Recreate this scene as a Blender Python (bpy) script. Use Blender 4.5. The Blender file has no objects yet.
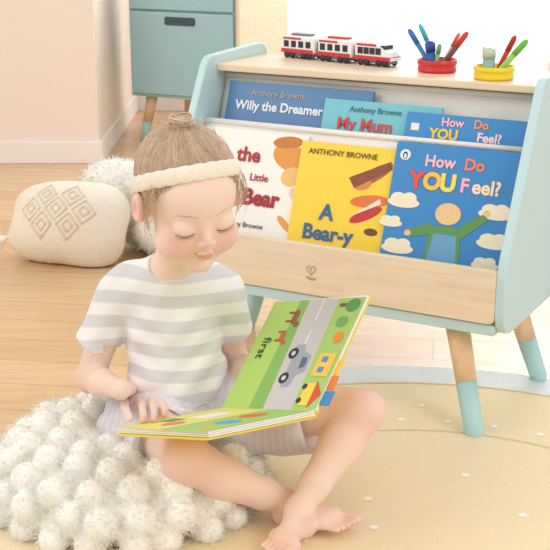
import bpy, bmesh, math, random
import numpy as np
from mathutils import Vector, Matrix
random.seed(7); rng = np.random.default_rng(7)
scn = bpy.context.scene
COL = scn.collection
R = math.radians
FOC, TH, CH = 1200.0, R(17), 0.94
CT, ST = math.cos(TH), math.sin(TH)

# ---------------------------------------------------------------- helpers
def lin(c):
    return tuple(((x/255)/12.92 if x/255 <= .04045 else (((x/255)+.055)/1.055)**2.4) for x in c)
def ray(px, py):
    a = (px-275)/FOC; b = -(py-275)/FOC
    return Vector((a, CT+b*ST, -ST+b*CT))
def at(px, py, Y):
    r = ray(px, py); t = Y/r.y
    return Vector((r.x*t, Y, CH+r.z*t))
def hit(px, py, P, n):
    r = ray(px, py); o = Vector((0, 0, CH))
    return o + r*((Vector(P)-o).dot(n)/r.dot(n))

def mat(name, rgb, rough=.55, var=.06, scale=30, bump=0, bscale=200, metal=0, sss=0, sheen=0, trans=0, vcol=None, spec=.5):
    m = bpy.data.materials.new(name); m.use_nodes = True
    nt = m.node_tree; N = nt.nodes; L = nt.links; b = N['Principled BSDF']
    c = lin(rgb)
    tc = N.new('ShaderNodeTexCoord'); nz = N.new('ShaderNodeTexNoise'); nz.inputs['Scale'].default_value = scale
    L.new(tc.outputs['Object'], nz.inputs['Vector'])
    mx = N.new('ShaderNodeMix'); mx.data_type = 'RGBA'
    if vcol:
        at_ = N.new('ShaderNodeAttribute'); at_.attribute_name = vcol
        mul = N.new('ShaderNodeMix'); mul.data_type = 'RGBA'; mul.blend_type = 'MULTIPLY'; mul.inputs[0].default_value = 1
        L.new(nz.outputs[0], mx.inputs[0])
        mx.inputs[6].default_value = (1-var,)*3+(1,); mx.inputs[7].default_value = (1, 1, 1, 1)
        L.new(at_.outputs['Color'], mul.inputs[6]); L.new(mx.outputs[2], mul.inputs[7])
        L.new(mul.outputs[2], b.inputs['Base Color'])
    else:
        L.new(nz.outputs[0], mx.inputs[0])
        mx.inputs[6].default_value = tuple(x*(1-var) for x in c)+(1,); mx.inputs[7].default_value = tuple(min(1, x*(1+var*.5)) for x in c)+(1,)
        L.new(mx.outputs[2], b.inputs['Base Color'])
    b.inputs['Roughness'].default_value = rough; b.inputs['Metallic'].default_value = metal
    b.inputs['Specular IOR Level'].default_value = spec
    if sss:
        b.inputs['Subsurface Weight'].default_value = sss; b.inputs['Subsurface Radius'].default_value = (.02, .008, .005); b.inputs['Subsurface Scale'].default_value = .5
    if sheen: b.inputs['Sheen Weight'].default_value = sheen
    if bump:
        n2 = N.new('ShaderNodeTexNoise'); n2.inputs['Scale'].default_value = bscale; L.new(tc.outputs['Object'], n2.inputs['Vector'])
        bp = N.new('ShaderNodeBump'); bp.inputs['Strength'].default_value = bump; bp.inputs['Distance'].default_value = .002
        L.new(n2.outputs[0], bp.inputs['Height']); L.new(bp.outputs[0], b.inputs['Normal'])
    if trans:
        tr = N.new('ShaderNodeBsdfTranslucent'); ms = N.new('ShaderNodeMixShader'); ms.inputs[0].default_value = trans
        src = b.inputs['Base Color'].links[0].from_socket; L.new(src, tr.inputs[0])
        L.new(b.outputs[0], ms.inputs[1]); L.new(tr.outputs[0], ms.inputs[2]); L.new(ms.outputs[0], N['Material Output'].inputs[0])
    return m
_mc = {}
def flat(rgb, rough=.5):
    k = tuple(rgb)
    if k not in _mc: _mc[k] = mat('print_%d_%d_%d' % k, rgb, rough, var=.04, scale=60)
    return _mc[k]

def tag(o, label=None, cat=None, group=None, kind=None):
    if label: o['label'] = label
    if cat: o['category'] = cat
    if group: o['group'] = group
    if kind: o['kind'] = kind
    return o
def empty(name, M=None, label=None, cat=None, group=None):
    o = bpy.data.objects.new(name, None); o.empty_display_size = .05
    COL.objects.link(o)
    if M is not None: o.matrix_basis = M if isinstance(M, Matrix) else Matrix.Translation(M)
    return tag(o, label, cat, group)
def wmat(o):
    M = o.matrix_basis.copy()
    while o.parent: o = o.parent; M = o.matrix_basis @ M
    return M
def mesh_obj(name, V, F, mats, parent=None, smooth=False, world=False, mi=None, bevel=0, recalc=False):
    if world and parent is not None:
        inv = wmat(parent).inverted()
        V = [inv @ Vector(v) for v in V]
    me = bpy.data.meshes.new(name)
    me.from_pydata([tuple(map(float, v)) for v in V], [], [tuple(map(int, f)) for f in F])
    if not isinstance(mats, (list, tuple)): mats = [mats]
    for m in mats: me.materials.append(m)
    if mi is not None: me.polygons.foreach_set('material_index', mi)
    if smooth: me.polygons.foreach_set('use_smooth', [True]*len(me.polygons))
    if recalc:
        bm = bmesh.new(); bm.from_mesh(me); bmesh.ops.recalc_face_normals(bm, faces=bm.faces); bm.to_mesh(me); bm.free()
    me.update()
    o = bpy.data.objects.new(name, me); COL.objects.link(o)
    if parent is not None: o.parent = parent
    if bevel:
        b = o.modifiers.new('bevel', 'BEVEL'); b.width = bevel; b.segments = 2; b.limit_method = 'ANGLE'; b.angle_limit = R(40)
    return o
class B:
    def __init__(s): s.V = []; s.F = []; s.M = []; s.mats = []
    def m(s, mt):
        if mt is None: return 0
        if mt not in s.mats: s.mats.append(mt)
        return s.mats.index(mt)
    def add(s, V, F, mt=None):
        n = len(s.V); s.V += [Vector(v) for v in V]; s.F += [tuple(i+n for i in f) for f in F]; s.M += [s.m(mt)]*len(F)
    def box(s, x0, x1, y0, y1, z0, z1, mt=None):
        V = [(x, y, z) for x in (x0, x1) for y in (y0, y1) for z in (z0, z1)]
        s.add(V, [(0, 1, 3, 2), (4, 6, 7, 5), (0, 4, 5, 1), (2, 3, 7, 6), (0, 2, 6, 4), (1, 5, 7, 3)], mt)
    def prism(s, P, f, mt=None):
        n = len(P); V = [f(a, b, 0) for a, b in P]+[f(a, b, 1) for a, b in P]
        F = [tuple(range(n))[::-1], tuple(range(n, 2*n))]+[(i, (i+1) % n, n+(i+1) % n, n+i) for i in range(n)]
        s.add(V, F, mt)
    def lathe(s, prof, c=(0, 0, 0), n=24, mt=None, axis='z'):
        V = []; F = []
        for r, z in prof:
            for i in range(n):
                a = 2*math.pi*i/n; x, y = r*math.cos(a), r*math.sin(a)
                V.append((c[0]+x, c[1]+y, c[2]+z) if axis == 'z' else (c[0]+x, c[1]+z, c[2]+y))
        for k in range(len(prof)-1):
            for i in range(n):
                F.append((k*n+i, k*n+(i+1) % n, (k+1)*n+(i+1) % n, (k+1)*n+i))
        F.append(tuple(range(n))[::-1]); F.append(tuple(range((len(prof)-1)*n, len(prof)*n)))
        s.add(V, F, mt)
    def tube(s, pts, rad, n=8, mt=None):
        pts = [Vector(p) for p in pts]; m = len(pts)
        if not isinstance(rad, (list, tuple)): rad = [rad]*m
        V = []; F = []
        for i, p in enumerate(pts):
            t = (pts[min(i+1, m-1)]-pts[max(i-1, 0)]).normalized()
            a = t.cross(Vector((0, 0, 1)));
            if a.length < .05: a = t.cross(Vector((0, 1, 0)))
            a.normalize(); b = t.cross(a)
            for k in range(n):
                q = 2*math.pi*k/n; V.append(p+(a*math.cos(q)+b*math.sin(q))*rad[i])
        for i in range(m-1):
            for k in range(n): F.append((i*n+k, i*n+(k+1) % n, (i+1)*n+(k+1) % n, (i+1)*n+k))
        F.append(tuple(range(n))[::-1]); F.append(tuple(range((m-1)*n, m*n)))
        s.add(V, F, mt)
    def build(s, name, mats=None, parent=None, smooth=False, world=False, bevel=0):
        use = s.mats if s.mats and mats is None else mats
        return mesh_obj(name, s.V, s.F, use, parent, smooth, world, s.M if mats is None else None, bevel, recalc=True)
def round_poly(P, r, seg=6):
    out = []; n = len(P)
    rr = r if isinstance(r, (list, tuple)) else [r]*n
    for i in range(n):
        p = Vector(P[i]); a = Vector(P[i-1])-p; b = Vector(P[(i+1) % n])-p
        if rr[i] <= 0: out.append(tuple(p)); continue
        ang = a.angle(b); d = min(rr[i]/math.tan(ang/2), a.length*.49, b.length*.49)
        p0 = p+a.normalized()*d; p1 = p+b.normalized()*d
        for k in range(seg+1):
            t = k/seg; out.append(tuple(p0*(1-t)**2+p*2*t*(1-t)+p1*t*t))
    return out
def circ(cx, cy, rx, ry=None, rot=0, n=20):
    ry = ry or rx; c, s = math.cos(rot), math.sin(rot)
    return [(cx+rx*math.cos(q)*c-ry*math.sin(q)*s, cy+rx*math.cos(q)*s+ry*math.sin(q)*c) for q in [2*math.pi*i/n for i in range(n)]]
def frame(O, ex, ey):
    ex = Vector(ex).normalized(); n = ex.cross(Vector(ey)).normalized(); ey = n.cross(ex)
    M = Matrix.Identity(4)
    for i in range(3): M[i][0] = ex[i]; M[i][1] = ey[i]; M[i][2] = n[i]; M[i][3] = O[i]
    return M
def art(name, parent, M, polys, base=.0004):
    b = B()
    for k, (P, c) in enumerate(polys):
        z = base+k*.00003
        b.add([M @ Vector((x, y, z)) for x, y in P], [tuple(range(len(P)))], flat(c))
    return mesh_obj(name, b.V, b.F, b.mats, parent, mi=b.M)
def lettering(name, parent, M, items, base=.0016):
    b = B()
    for it in items:
        s, size, x, y, c = it[:5]; bold = it[5] if len(it) > 5 else .02; rot = it[6] if len(it) > 6 else 0
        cu = bpy.data.curves.new('t', 'FONT'); cu.body = s; cu.size = size; cu.align_x = 'CENTER'; cu.resolution_u = 3
        cu.offset = size*bold
        to = bpy.data.objects.new('t', cu); COL.objects.link(to)
        dg = bpy.context.evaluated_depsgraph_get(); me = bpy.data.meshes.new_from_object(to.evaluated_get(dg))
        T = M @ Matrix.Translation((x, y, base)) @ Matrix.Rotation(rot, 4, 'Z')
        b.add([T @ v.co for v in me.vertices], [tuple(p.vertices) for p in me.polygons], flat(c))
        bpy.data.objects.remove(to); bpy.data.curves.remove(cu); bpy.data.meshes.remove(me)
    return mesh_obj(name, b.V, b.F, b.mats, parent, mi=b.M)

# ---------------------------------------------------------------- SDF
class Field:
    def __init__(s, lo, hi, h):
        s.lo = np.array(lo, float); s.h = h; s.n = np.ceil((np.array(hi)-s.lo)/h).astype(int)
        s.D = np.full(tuple(s.n), 1.0, np.float32)
    def win(s, lo, hi):
        a = np.clip(np.floor((np.array(lo)-s.lo)/s.h).astype(int), 0, s.n); b = np.clip(np.ceil((np.array(hi)-s.lo)/s.h).astype(int)+1, 0, s.n)
        sl = tuple(slice(a[i], b[i]) for i in range(3))
        ax = [(np.arange(a[i], b[i])*s.h+s.lo[i]).astype(np.float32) for i in range(3)]
        return sl, ax[0][:, None, None], ax[1][None, :, None], ax[2][None, None, :]
    def op(s, prim, k=.01, mode='add', inf=0):
        fn, lo, hi = prim; mg = k+abs(inf)+3*s.h+.006
        sl, X, Y, Z = s.win(np.array(lo)-mg, np.array(hi)+mg)
        if 0 in s.D[sl].shape: return
        d = fn(X, Y, Z)-inf; D = s.D[sl]
        if mode == 'add':
            q = np.clip(.5+.5*(d-D)/k, 0, 1); s.D[sl] = d*(1-q)+D*q-k*q*(1-q)
        else:
            q = np.clip(.5-.5*(d+D)/k, 0, 1); s.D[sl] = D*(1-q)-d*q+k*q*(1-q)
    def mesh(s):
        D = s.D; S = D < 0; nx, ny, nz = D.shape
        cnt = np.zeros((nx-1, ny-1, nz-1), np.int8)
        for i in (0, 1):
            for j in (0, 1):
                for k in (0, 1): cnt += S[i:nx-1+i, j:ny-1+j, k:nz-1+k]
        act = (cnt > 0) & (cnt < 8); ids = np.argwhere(act); N = len(ids)
        idx = np.full(act.shape, -1, np.int64); idx[act] = np.arange(N)
        acc = np.zeros((N, 3)); c = np.zeros(N)
        C = [(i, j, k) for i in (0, 1) for j in (0, 1) for k in (0, 1)]
        for a in C:
            for ax in range(3):
                if a[ax] == 0:
                    b = list(a); b[ax] = 1
                    ia = ids+np.array(a); ib = ids+np.array(b)
                    da = D[ia[:, 0], ia[:, 1], ia[:, 2]]; db = D[ib[:, 0], ib[:, 1], ib[:, 2]]
                    m = (da < 0) != (db < 0); t = np.where(m, da/np.where(m, da-db, 1), 0)
                    p = np.array(a, float)[None, :].repeat(N, 0); p[:, ax] += t
                    acc[m] += p[m]; c += m
        V = (ids+acc/c[:, None])*s.h+s.lo
        Q = []
        for ax in range(3):
            o1, o2 = [(1, 2), (2, 0), (0, 1)][ax]
            sa = [slice(1, -1)]*3; sb = [slice(1, -1)]*3; sa[ax] = slice(0, -1); sb[ax] = slice(1, None)
            m = S[tuple(sa)] != S[tuple(sb)]; e = np.argwhere(m); off = np.ones(3, int); off[ax] = 0; e = e+off
            def cell(d1, d2):
                q = e.copy(); q[:, o1] += d1; q[:, o2] += d2; return idx[q[:, 0], q[:, 1], q[:, 2]]
            q = np.stack([cell(-1, -1), cell(0, -1), cell(0, 0), cell(-1, 0)], 1)
            ins = S[e[:, 0], e[:, 1], e[:, 2]]; q[~ins] = q[~ins][:, ::-1]; Q.append(q)
        Q = np.concatenate(Q); Q = Q[(Q >= 0).all(1)]
        return V, Q
    def sample(s, p):
        i = np.clip(((np.array(p)-s.lo)/s.h), 0, s.n-2); a = i.astype(int); f = i-a; r = 0
        for x in (0, 1):
            for y in (0, 1):
                for z in (0, 1):
                    r += s.D[a[0]+x, a[1]+y, a[2]+z]*(f[0] if x else 1-f[0])*(f[1] if y else 1-f[1])*(f[2] if z else 1-f[2])
        return float(r)
def rc(a, b, ra, rb):
    a = np.array(a, np.float32); b = np.array(b, np.float32); ab = b-a; L2 = float(ab@ab)+1e-9
    def fn(X, Y, Z):
        t = np.clip(((X-a[0])*ab[0]+(Y-a[1])*ab[1]+(Z-a[2])*ab[2])/L2, 0, 1)
        return np.sqrt((X-a[0]-t*ab[0])**2+(Y-a[1]-t*ab[1])**2+(Z-a[2]-t*ab[2])**2)-(ra+(rb-ra)*t)
    m = max(ra, rb); return fn, np.minimum(a, b)-m, np.maximum(a, b)+m
def el(c, r, A=None):
    c = np.array(c, np.float32); r = np.array(r, np.float32); A = np.eye(3, dtype=np.float32) if A is None else np.array(A, np.float32)
    def fn(X, Y, Z):
        x, y, z = X-c[0], Y-c[1], Z-c[2]; k0 = 0; k1 = 0
        for i in range(3):
            q = (x*A[i][0]+y*A[i][1]+z*A[i][2])/r[i]; k0 = k0+q*q; k1 = k1+(q/r[i])**2
        k0 = np.sqrt(k0); return k0*(k0-1)/(np.sqrt(k1)+1e-9)
    m = float(max(r)); return fn, c-m, c+m
def cut(prim, P, n):
    fn, lo, hi = prim
    return (lambda X, Y, Z: np.maximum(fn(X, Y, Z), (X-P[0])*n[0]+(Y-P[1])*n[1]+(Z-P[2])*n[2])), lo, hi
def chain(F, pts, rads, k=.006, inf=0):
    for i in range(len(pts)-1): F.op(rc(pts[i], pts[i+1], rads[i], rads[i+1]), k, inf=inf)
def np_obj(name, V, Q, m, parent, vcol=None):
    o = np.array(wmat(parent).translation)
    V2 = V-o
    me = bpy.data.meshes.new(name); me.vertices.add(len(V2)); me.vertices.foreach_set('co', V2.astype(np.float32).ravel())
    me.loops.add(len(Q)*4); me.polygons.add(len(Q))
    me.loops.foreach_set('vertex_index', Q.astype(np.int32).ravel())
    me.polygons.foreach_set('loop_start', np.arange(0, len(Q)*4, 4, dtype=np.int32)); me.polygons.foreach_set('loop_total', np.full(len(Q), 4, np.int32))
    me.polygons.foreach_set('use_smooth', np.ones(len(Q), bool))
    me.update(calc_edges=True); me.validate(); me.materials.append(m)
    if vcol is not None:
        a = me.color_attributes.new('Col', 'FLOAT_COLOR', 'POINT'); a.data.foreach_set('color', np.c_[vcol, np.ones(len(vcol))].astype(np.float32).ravel())
    ob = bpy.data.objects.new(name, me); COL.objects.link(ob); ob.parent = parent
    return ob
def ribbons(name, paths, widths, cols, m, parent):
    P = np.asarray(paths, float); N, K, _ = P.shape
    T = np.gradient(P, axis=1); T /= np.linalg.norm(T, axis=2, keepdims=True)+1e-9
    rnd = rng.normal(size=(N, 1, 3)); S = np.cross(T, rnd); S /= np.linalg.norm(S, axis=2, keepdims=True)+1e-9
    S2 = np.cross(T, S); W = np.asarray(widths)[None, :, None]
    V = np.stack([P+S*W, P-S*W*.5+S2*W*.87, P-S*W*.5-S2*W*.87], 2).reshape(-1, 3)
    base = (np.arange(N)[:, None]*K+np.arange(K-1)[None, :])*3
    Q = np.concatenate([np.stack([base+a, base+(a+1) % 3, base+3+(a+1) % 3, base+3+a], -1).reshape(-1, 4) for a in range(3)])
    C = np.repeat(np.asarray(cols), K*3, 0)
    return np_obj(name, V, Q, m, parent, C)

# ---------------------------------------------------------------- materials
M_blue = mat('pale_blue_paint', (198, 225, 227), .45, .02)
M_blue2 = mat('dusty_blue_paint', (166, 203, 212), .45, .02)
M_leg = mat('teal_leg_paint', (182, 220, 218), .45, .02)
def wood(name, c1, c2, rough=.45, rot=0, sc=(1, 12, 12)):
    m = mat(name, c1, rough); nt = m.node_tree; N = nt.nodes; L = nt.links; b = N['Principled BSDF']
    tc = N.new('ShaderNodeTexCoord'); mp = N.new('ShaderNodeMapping'); mp.inputs['Scale'].default_value = sc; mp.inputs['Rotation'].default_value = (0, 0, rot)
    nz = N.new('ShaderNodeTexNoise'); nz.inputs['Scale'].default_value = 6; nz.inputs['Detail'].default_value = 6; nz.inputs['Distortion'].default_value = .6
    cr = N.new('ShaderNodeValToRGB'); cr.color_ramp.elements[0].color = lin(c2)+(1,); cr.color_ramp.elements[1].color = lin(c1)+(1,)
    cr.color_ramp.elements[0].position = .3; cr.color_ramp.elements[1].position = .65
    L.new(tc.outputs['Object'], mp.inputs[0]); L.new(mp.outputs[0], nz.inputs['Vector']); L.new(nz.outputs[0], cr.inputs[0]); L.new(cr.outputs[0], b.inputs['Base Color'])
    return m
M_ply = wood('birch_plywood', (243, 224, 196), (234, 210, 178))
M_legwood = wood('beech_wood', (240, 206, 166), (230, 190, 148), sc=(12, 12, 1))
M_cloth = mat('white_canvas', (248, 243, 236), .9, .04, 40, .3, 600, sheen=.2)
M_paper = mat('paper_pages', (246, 242, 232), .8, .05, 300)
M_wall = mat('warm_wall_paint', (250, 236, 222), .9, .015, 3)
M_trim = mat('white_trim_paint', (252, 246, 240), .6, .02)
M_white = mat('white_plastic', (244, 244, 242), .3, .02)
M_dark = mat('dark_plastic', (45, 45, 52), .4, .05)
M_grey = mat('grey_plastic', (120, 122, 130), .4, .05)
M_red = mat('red_plastic', (214, 50, 54), .35, .04)
M_yel = mat('yellow_plastic', (246, 214, 40), .35, .04)

# ---------------------------------------------------------------- room
def floor_mat():
    m = mat('oak_plank_floor', (216, 178, 134), .24, spec=.7); nt = m.node_tree; N = nt.nodes; L = nt.links; b = N['Principled BSDF']
    tc = N.new('ShaderNodeTexCoord'); mp = N.new('ShaderNodeMapping'); mp.inputs['Rotation'].default_value = (0, 0, R(8))
    br = N.new('ShaderNodeTexBrick'); br.inputs['Scale'].default_value = 1; br.inputs['Brick Width'].default_value = 1.3; br.inputs['Row Height'].default_value = .13
    br.inputs['Mortar Size'].default_value = .0012; br.inputs['Mortar Smooth'].default_value = .3
    br.inputs['Color1'].default_value = lin((226, 190, 146))+(1,); br.inputs['Color2'].default_value = lin((215, 176, 129))+(1,); br.inputs['Mortar'].default_value = lin((178, 138, 98))+(1,)
    m2 = N.new('ShaderNodeMapping'); m2.inputs['Scale'].default_value = (1.2, 14, 1); m2.inputs['Rotation'].default_value = (0, 0, R(8))
    nz = N.new('ShaderNodeTexNoise'); nz.inputs['Scale'].default_value = 3; nz.inputs['Detail'].default_value = 7
    mx = N.new('ShaderNodeMix'); mx.data_type = 'RGBA'; mx.blend_type = 'MULTIPLY'; mx.inputs[0].default_value = .4
    cr = N.new('ShaderNodeValToRGB'); cr.color_ramp.elements[0].color = (.76, .68, .59, 1); cr.color_ramp.elements[1].color = (1, 1, 1, 1); cr.color_ramp.elements[0].position = .3; cr.color_ramp.elements[1].position = .6
    L.new(tc.outputs['Object'], mp.inputs[0]); L.new(mp.outputs[0], br.inputs['Vector']); L.new(tc.outputs['Object'], m2.inputs[0]); L.new(m2.outputs[0], nz.inputs['Vector'])
    L.new(nz.outputs[0], cr.inputs[0]); L.new(br.outputs[0], mx.inputs[6]); L.new(cr.outputs[0], mx.inputs[7]); L.new(mx.outputs[2], b.inputs['Base Color'])
    return m
b = B(); b.box(-3.2, 3.2, -.6, 5.8, -.05, 0); tag(b.build('floor', floor_mat()), kind='structure')
b = B(); b.box(-3.2, -.675, 4.55, 5.8, 0, 2.6)
o = tag(b.build('wall_left', M_wall), kind='structure')
b = B(); b.box(-.675, 3.2, 5.8, 5.9, 0, 2.6); tag(b.build('wall_back', M_wall), kind='structure')
b = B(); b.box(-3.2, -.663, 4.538, 4.55, 0, .085); b.box(-.675, -.663, 4.55, 5.8, 0, .085); tag(b.build('baseboard_left', M_trim, bevel=.003), kind='structure')
b = B(); b.box(-.663, 3.2, 5.788, 5.8, 0, .085); tag(b.build('baseboard_back', M_trim, bevel=.003), kind='structure')
M_glass = mat('bright_window_glass', (250, 252, 255), .2)
g = M_glass.node_tree.nodes['Principled BSDF']; g.inputs['Emission Color'].default_value = (1, 1, 1, 1); g.inputs['Emission Strength'].default_value = 1.3
b = B(); b.box(-.1, 2.6, 5.775, 5.785, .3, 2.4, M_glass); tag(b.build('window_1'), kind='structure')
b = B()
for x in (-.14, 1.22, 2.6): b.box(x, x+.05, 5.75, 5.787, .26, 2.44)
b.box(-.14, 2.65, 5.75, 5.787, .24, .3); b.box(-.14, 2.65, 5.75, 5.787, 2.4, 2.45); tag(b.build('trim_1', M_trim), kind='structure')
M_curt = mat('sheer_white_curtain', (246, 246, 250), .9, .02, trans=.5)
def curtain(x0, x1, label, seed):
    V = []; F = []; n = 240; rs = random.Random(seed); ph = rs.random()*6
    for i in range(n+1):
        x = x0+(x1-x0)*i/n
        for z in (.02, .7, 1.4, 2.5):
            w = .028*math.sin(x*38+ph+.8*math.sin(x*9))+.022*math.sin(x*17+z*.3)
            V.append((x, 5.52+w, z))
    for i in range(n):
        for k in range(3): a = i*4+k; F.append((a, a+4, a+5, a+1))
    return tag(mesh_obj('curtain', V, F, M_curt, smooth=True), label, 'curtain')
curtain(.03, 1.25, 'sheer white curtain panel hanging directly behind the toy train and bookcase', 1)
curtain(1.26, 2.7, 'sheer white curtain panel hanging at the far right edge behind the pens', 2)

# ---------------------------------------------------------------- rug
RC = Vector((.24, 1.60)); RR = .79
def rug():
    root = empty('round_rug', Vector((RC.x, RC.y, 0)), 'large round sand-yellow play rug with pale blue rim and white dots', 'rug')
    M_r = mat('rug_sand_pile', (248, 226, 182), .95, .05, 60, .6, 500, sheen=.3)
    M_e = mat('rug_pale_rim', (230, 236, 240), .95, .04, 60, .6, 500, sheen=.3)
    M_d = mat('rug_white_dots', (255, 252, 244), .95, .04, 60)
    M_l = mat('rug_tan_line', (232, 206, 162), .95, .04, 60)
    b = B(); b.lathe([(RR-.002, .0005), (RR, .004), (RR-.004, .008), (RR-.105, .008)], n=96); b.build('rim', M_e, root, True)
    b = B(); b.lathe([(RR-.1, .0006), (RR-.1, .0095), (RR-.11, .0105), (.01, .0105)], n=96); b.build('rug_field', M_r, root)
    for r0, r1 in ((RR-.107, RR-.101), (RR-.34, RR-.334)):
        b = B()
        for i in range(96):
            a0, a1 = 2*math.pi*i/96, 2*math.pi*(i+1)/96
            b.add([(r0*math.cos(a0), r0*math.sin(a0), .011), (r1*math.cos(a0), r1*math.sin(a0), .011), (r1*math.cos(a1), r1*math.sin(a1), .011), (r0*math.cos(a1), r0*math.sin(a1), .011)], [(0, 1, 2, 3)])
        b.build('ring_line', M_l, root)
    b = B()
    for r, n, off in ((.64, 44, 0), (.57, 40, .5), (.50, 36, 0), (.36, 26, .3), (.28, 20, 0), (.2, 14, .5), (.12, 8, 0)):
        for i in range(n):
            a = 2*math.pi*(i+off)/n
            if random.random() < .45: continue
            P = circ(r*math.cos(a), r*math.sin(a), .0075, n=8); b.add([(x, y, .0112) for x, y in P], [tuple(range(8))])
    b.build('dot_pattern', M_d, root)
rug()

# ---------------------------------------------------------------- bookcase
PHI = R(-29)
ux = Vector((math.cos(PHI), math.sin(PHI), 0)); uy = Vector((-math.sin(PHI), math.cos(PHI), 0))
RF = Vector((.409, 2.03, 0)); W = .735
SM = Matrix.Translation(RF-ux*W/2) @ Matrix.Rotation(PHI, 4, 'Z')
SMi = SM.inverted()
h2 = W/2
case = empty('sling_bookcase', SM, 'pale blue childrens bookcase with birch front board and canvas sling tiers', 'bookcase')
prof = round_poly([(0, .195), (.0, .325), (.165, .645), (.42, .655), (.40, .195)], [.055, .12, .04, .04, .05], 8)
for s in (-1, 1):
    b = B(); x0, x1 = (-h2, -h2+.018) if s < 0 else (h2-.018, h2)
    b.prism(prof, lambda a, c, k: (x0 if k == 0 else x1, a, c)); b.build('side_panel', M_blue, case, bevel=.003)
b = B(); b.box(-h2+.018, h2-.018, .006, .40, .197, .218); b.build('bottom_board', M_blue, case, bevel=.003)
b = B(); b.prism(round_poly([(-h2+.018, .221), (h2-.018, .221), (h2-.018, .322), (-h2+.018, .322)], [.014, .014, .004, .004]), lambda a, c, k: (a, .0 if k == 0 else .014, c)); fb = b.build('front_board', M_ply, case, bevel=.002)
b = B(); b.box(-h2+.018, h2-.018, .195, .40, .612, .627); b.build('top_board', M_ply, case, bevel=.003)
b = B(); b.box(-h2+.018, h2-.018, .39, .40, .218, .612); b.build('back_panel', M_ply, case)
def cloth(y0, z0, y1, z1, sag):
    V = []; F = []; n = 40; m = 10
    for i in range(n+1):
        x = -h2+.019+(W-.038)*i/n
        for j in range(m+1):
            t = j/m; V.append((x, y0+(y1-y0)*t+sag*math.sin(math.pi*t)*(.6+.4*math.sin(x*23)), z0+(z1-z0)*t+(.002*math.sin(x*17) if j == 0 else 0)))
    for i in range(n):
        for j in range(m): a = i*(m+1)+j; F.append((a, a+1, a+m+2, a+m+1))
    o = mesh_obj('canvas_sling', V, F, M_cloth, case, smooth=True); md = o.modifiers.new('s', 'SOLIDIFY'); md.thickness = .003
    b = B(); b.tube([(-h2+.019, y0, z0), (0, y0, z0-.001), (h2-.019, y0, z0)], .006, 10, M_cloth); b.build('hem_rod', None, o, True)
cloth(.148, .515, .055, .235, .004)
cloth(.235, .600, .140, .33, .002)
for (tx, ty, fx, fy) in ((h2-.112, .065, h2-.036, -.018), (h2-.085, .30, h2-.016, .316), (-h2+.095, .07, -h2+.03, .0), (-h2+.085, .30, -h2+.018, .318)):
    b = B(); T = Vector((tx, ty, .2)); Fo = Vector((fx, fy, .006)); mid = T.lerp(Fo, .55)
    b.tube([T, mid], [.0235, .0195], 20); lg = b.build('leg', M_legwood, case, True)
    b = B(); b.tube([mid, T.lerp(Fo, .97), Fo+Vector((0, 0, -.005))], [.0200, .0175, .0145], 20); b.build('leg_sleeve', M_leg, lg, True)
fm = frame((-.02, -.0002, .272), (1, 0, 0), (0, 0, 1))
C_lg = (176, 140, 110)
lettering('brand_mark', case, fm, [('Hape', .0105, 0, -.020, C_lg, .01)], base=.0006)
bb = B(); 
def ln(P, w=.0008):
    for i in range(len(P)-1):
        a, c = Vector(P[i]), Vector(P[i+1]); d = (c-a).normalized(); n_ = Vector((-d.y, d.x))*w
        bb.add([fm @ Vector((q.x, q.y, .0006)) for q in (a-n_, c-n_, c+n_, a+n_)], [(0, 1, 2, 3)])
ln([(.0098*math.sin(t)**3, .0098*(13*math.cos(t)-5*math.cos(2*t)-2*math.cos(3*t)-math.cos(4*t))/16) for t in np.linspace(.25, 5.6, 26)]); ln([(0, .005), (-.003, .001), (.002, -.002)])
mesh_obj('brand_emblem', bb.V, bb.F, flat(C_lg), case)

# ---------------------------------------------------------------- picture books
def picture_book(label, TLp, TRp, yb, zb, lean, h, t, cover, polys, texts, group):
    P = SM @ Vector((0, yb, zb)); n = (SM.to_3x3() @ Vector((0, -math.cos(lean), math.sin(lean))))
    A = SMi @ hit(*TLp, P, n); C = SMi @ hit(*TRp, P, n)
    w = C.x-A.x; zt = (A.z+C.z)/2; zbase = zt-h*math.cos(lean); ybase = yb+(zbase-zb)*math.tan(lean)
    M = SM @ Matrix.Translation((A.x, ybase, zbase)) @ Matrix.Rotation(-lean, 4, 'X')
    root = empty('picture_book', M, label, 'book', group)
    b = B(); b.box(0, w, 0, .0018, 0, h); b.box(0, w, t-.0018, t, 0, h); b.box(0, .002, .0018, t-.0018, 0, h); b.build('cover', flat(cover, .35), root)
    b = B(); b.box(.002, w-.003, .0019, t-.0019, .003, h-.003); b.build('page_block', M_paper, root)
    F = frame((0, 0, 0), (1, 0, 0), (0, 0, 1))
    if polys: art('cover_picture', root, F, [([(x*w, y*h) for x, y in Pq], c) for Pq, c in polys])
    if texts: lettering('title_lettering', root, F, [(s, sz*h, x*w, y*h, c)+tuple(r) for s, sz, x, y, c, *r in texts])
    return root
L1 = R(19.5)
cr_ = (248, 236, 205)
def cloud(x, y, s, c=cr_):
    return [(circ(x, y, .09*s, .028*s), c), (circ(x-.03*s, y+.02*s, .045*s, .03*s), c), (circ(x+.03*s, y+.026*s, .04*s, .028*s), c)]
feel = cloud(.13, .53, 1.5)+cloud(.05, .36, 1.1)+cloud(.88, .52, 1.5)+cloud(.90, .30, 1.5)+cloud(.14, .17, 1.5)+cloud(.86, .13, 1.2)
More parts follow.
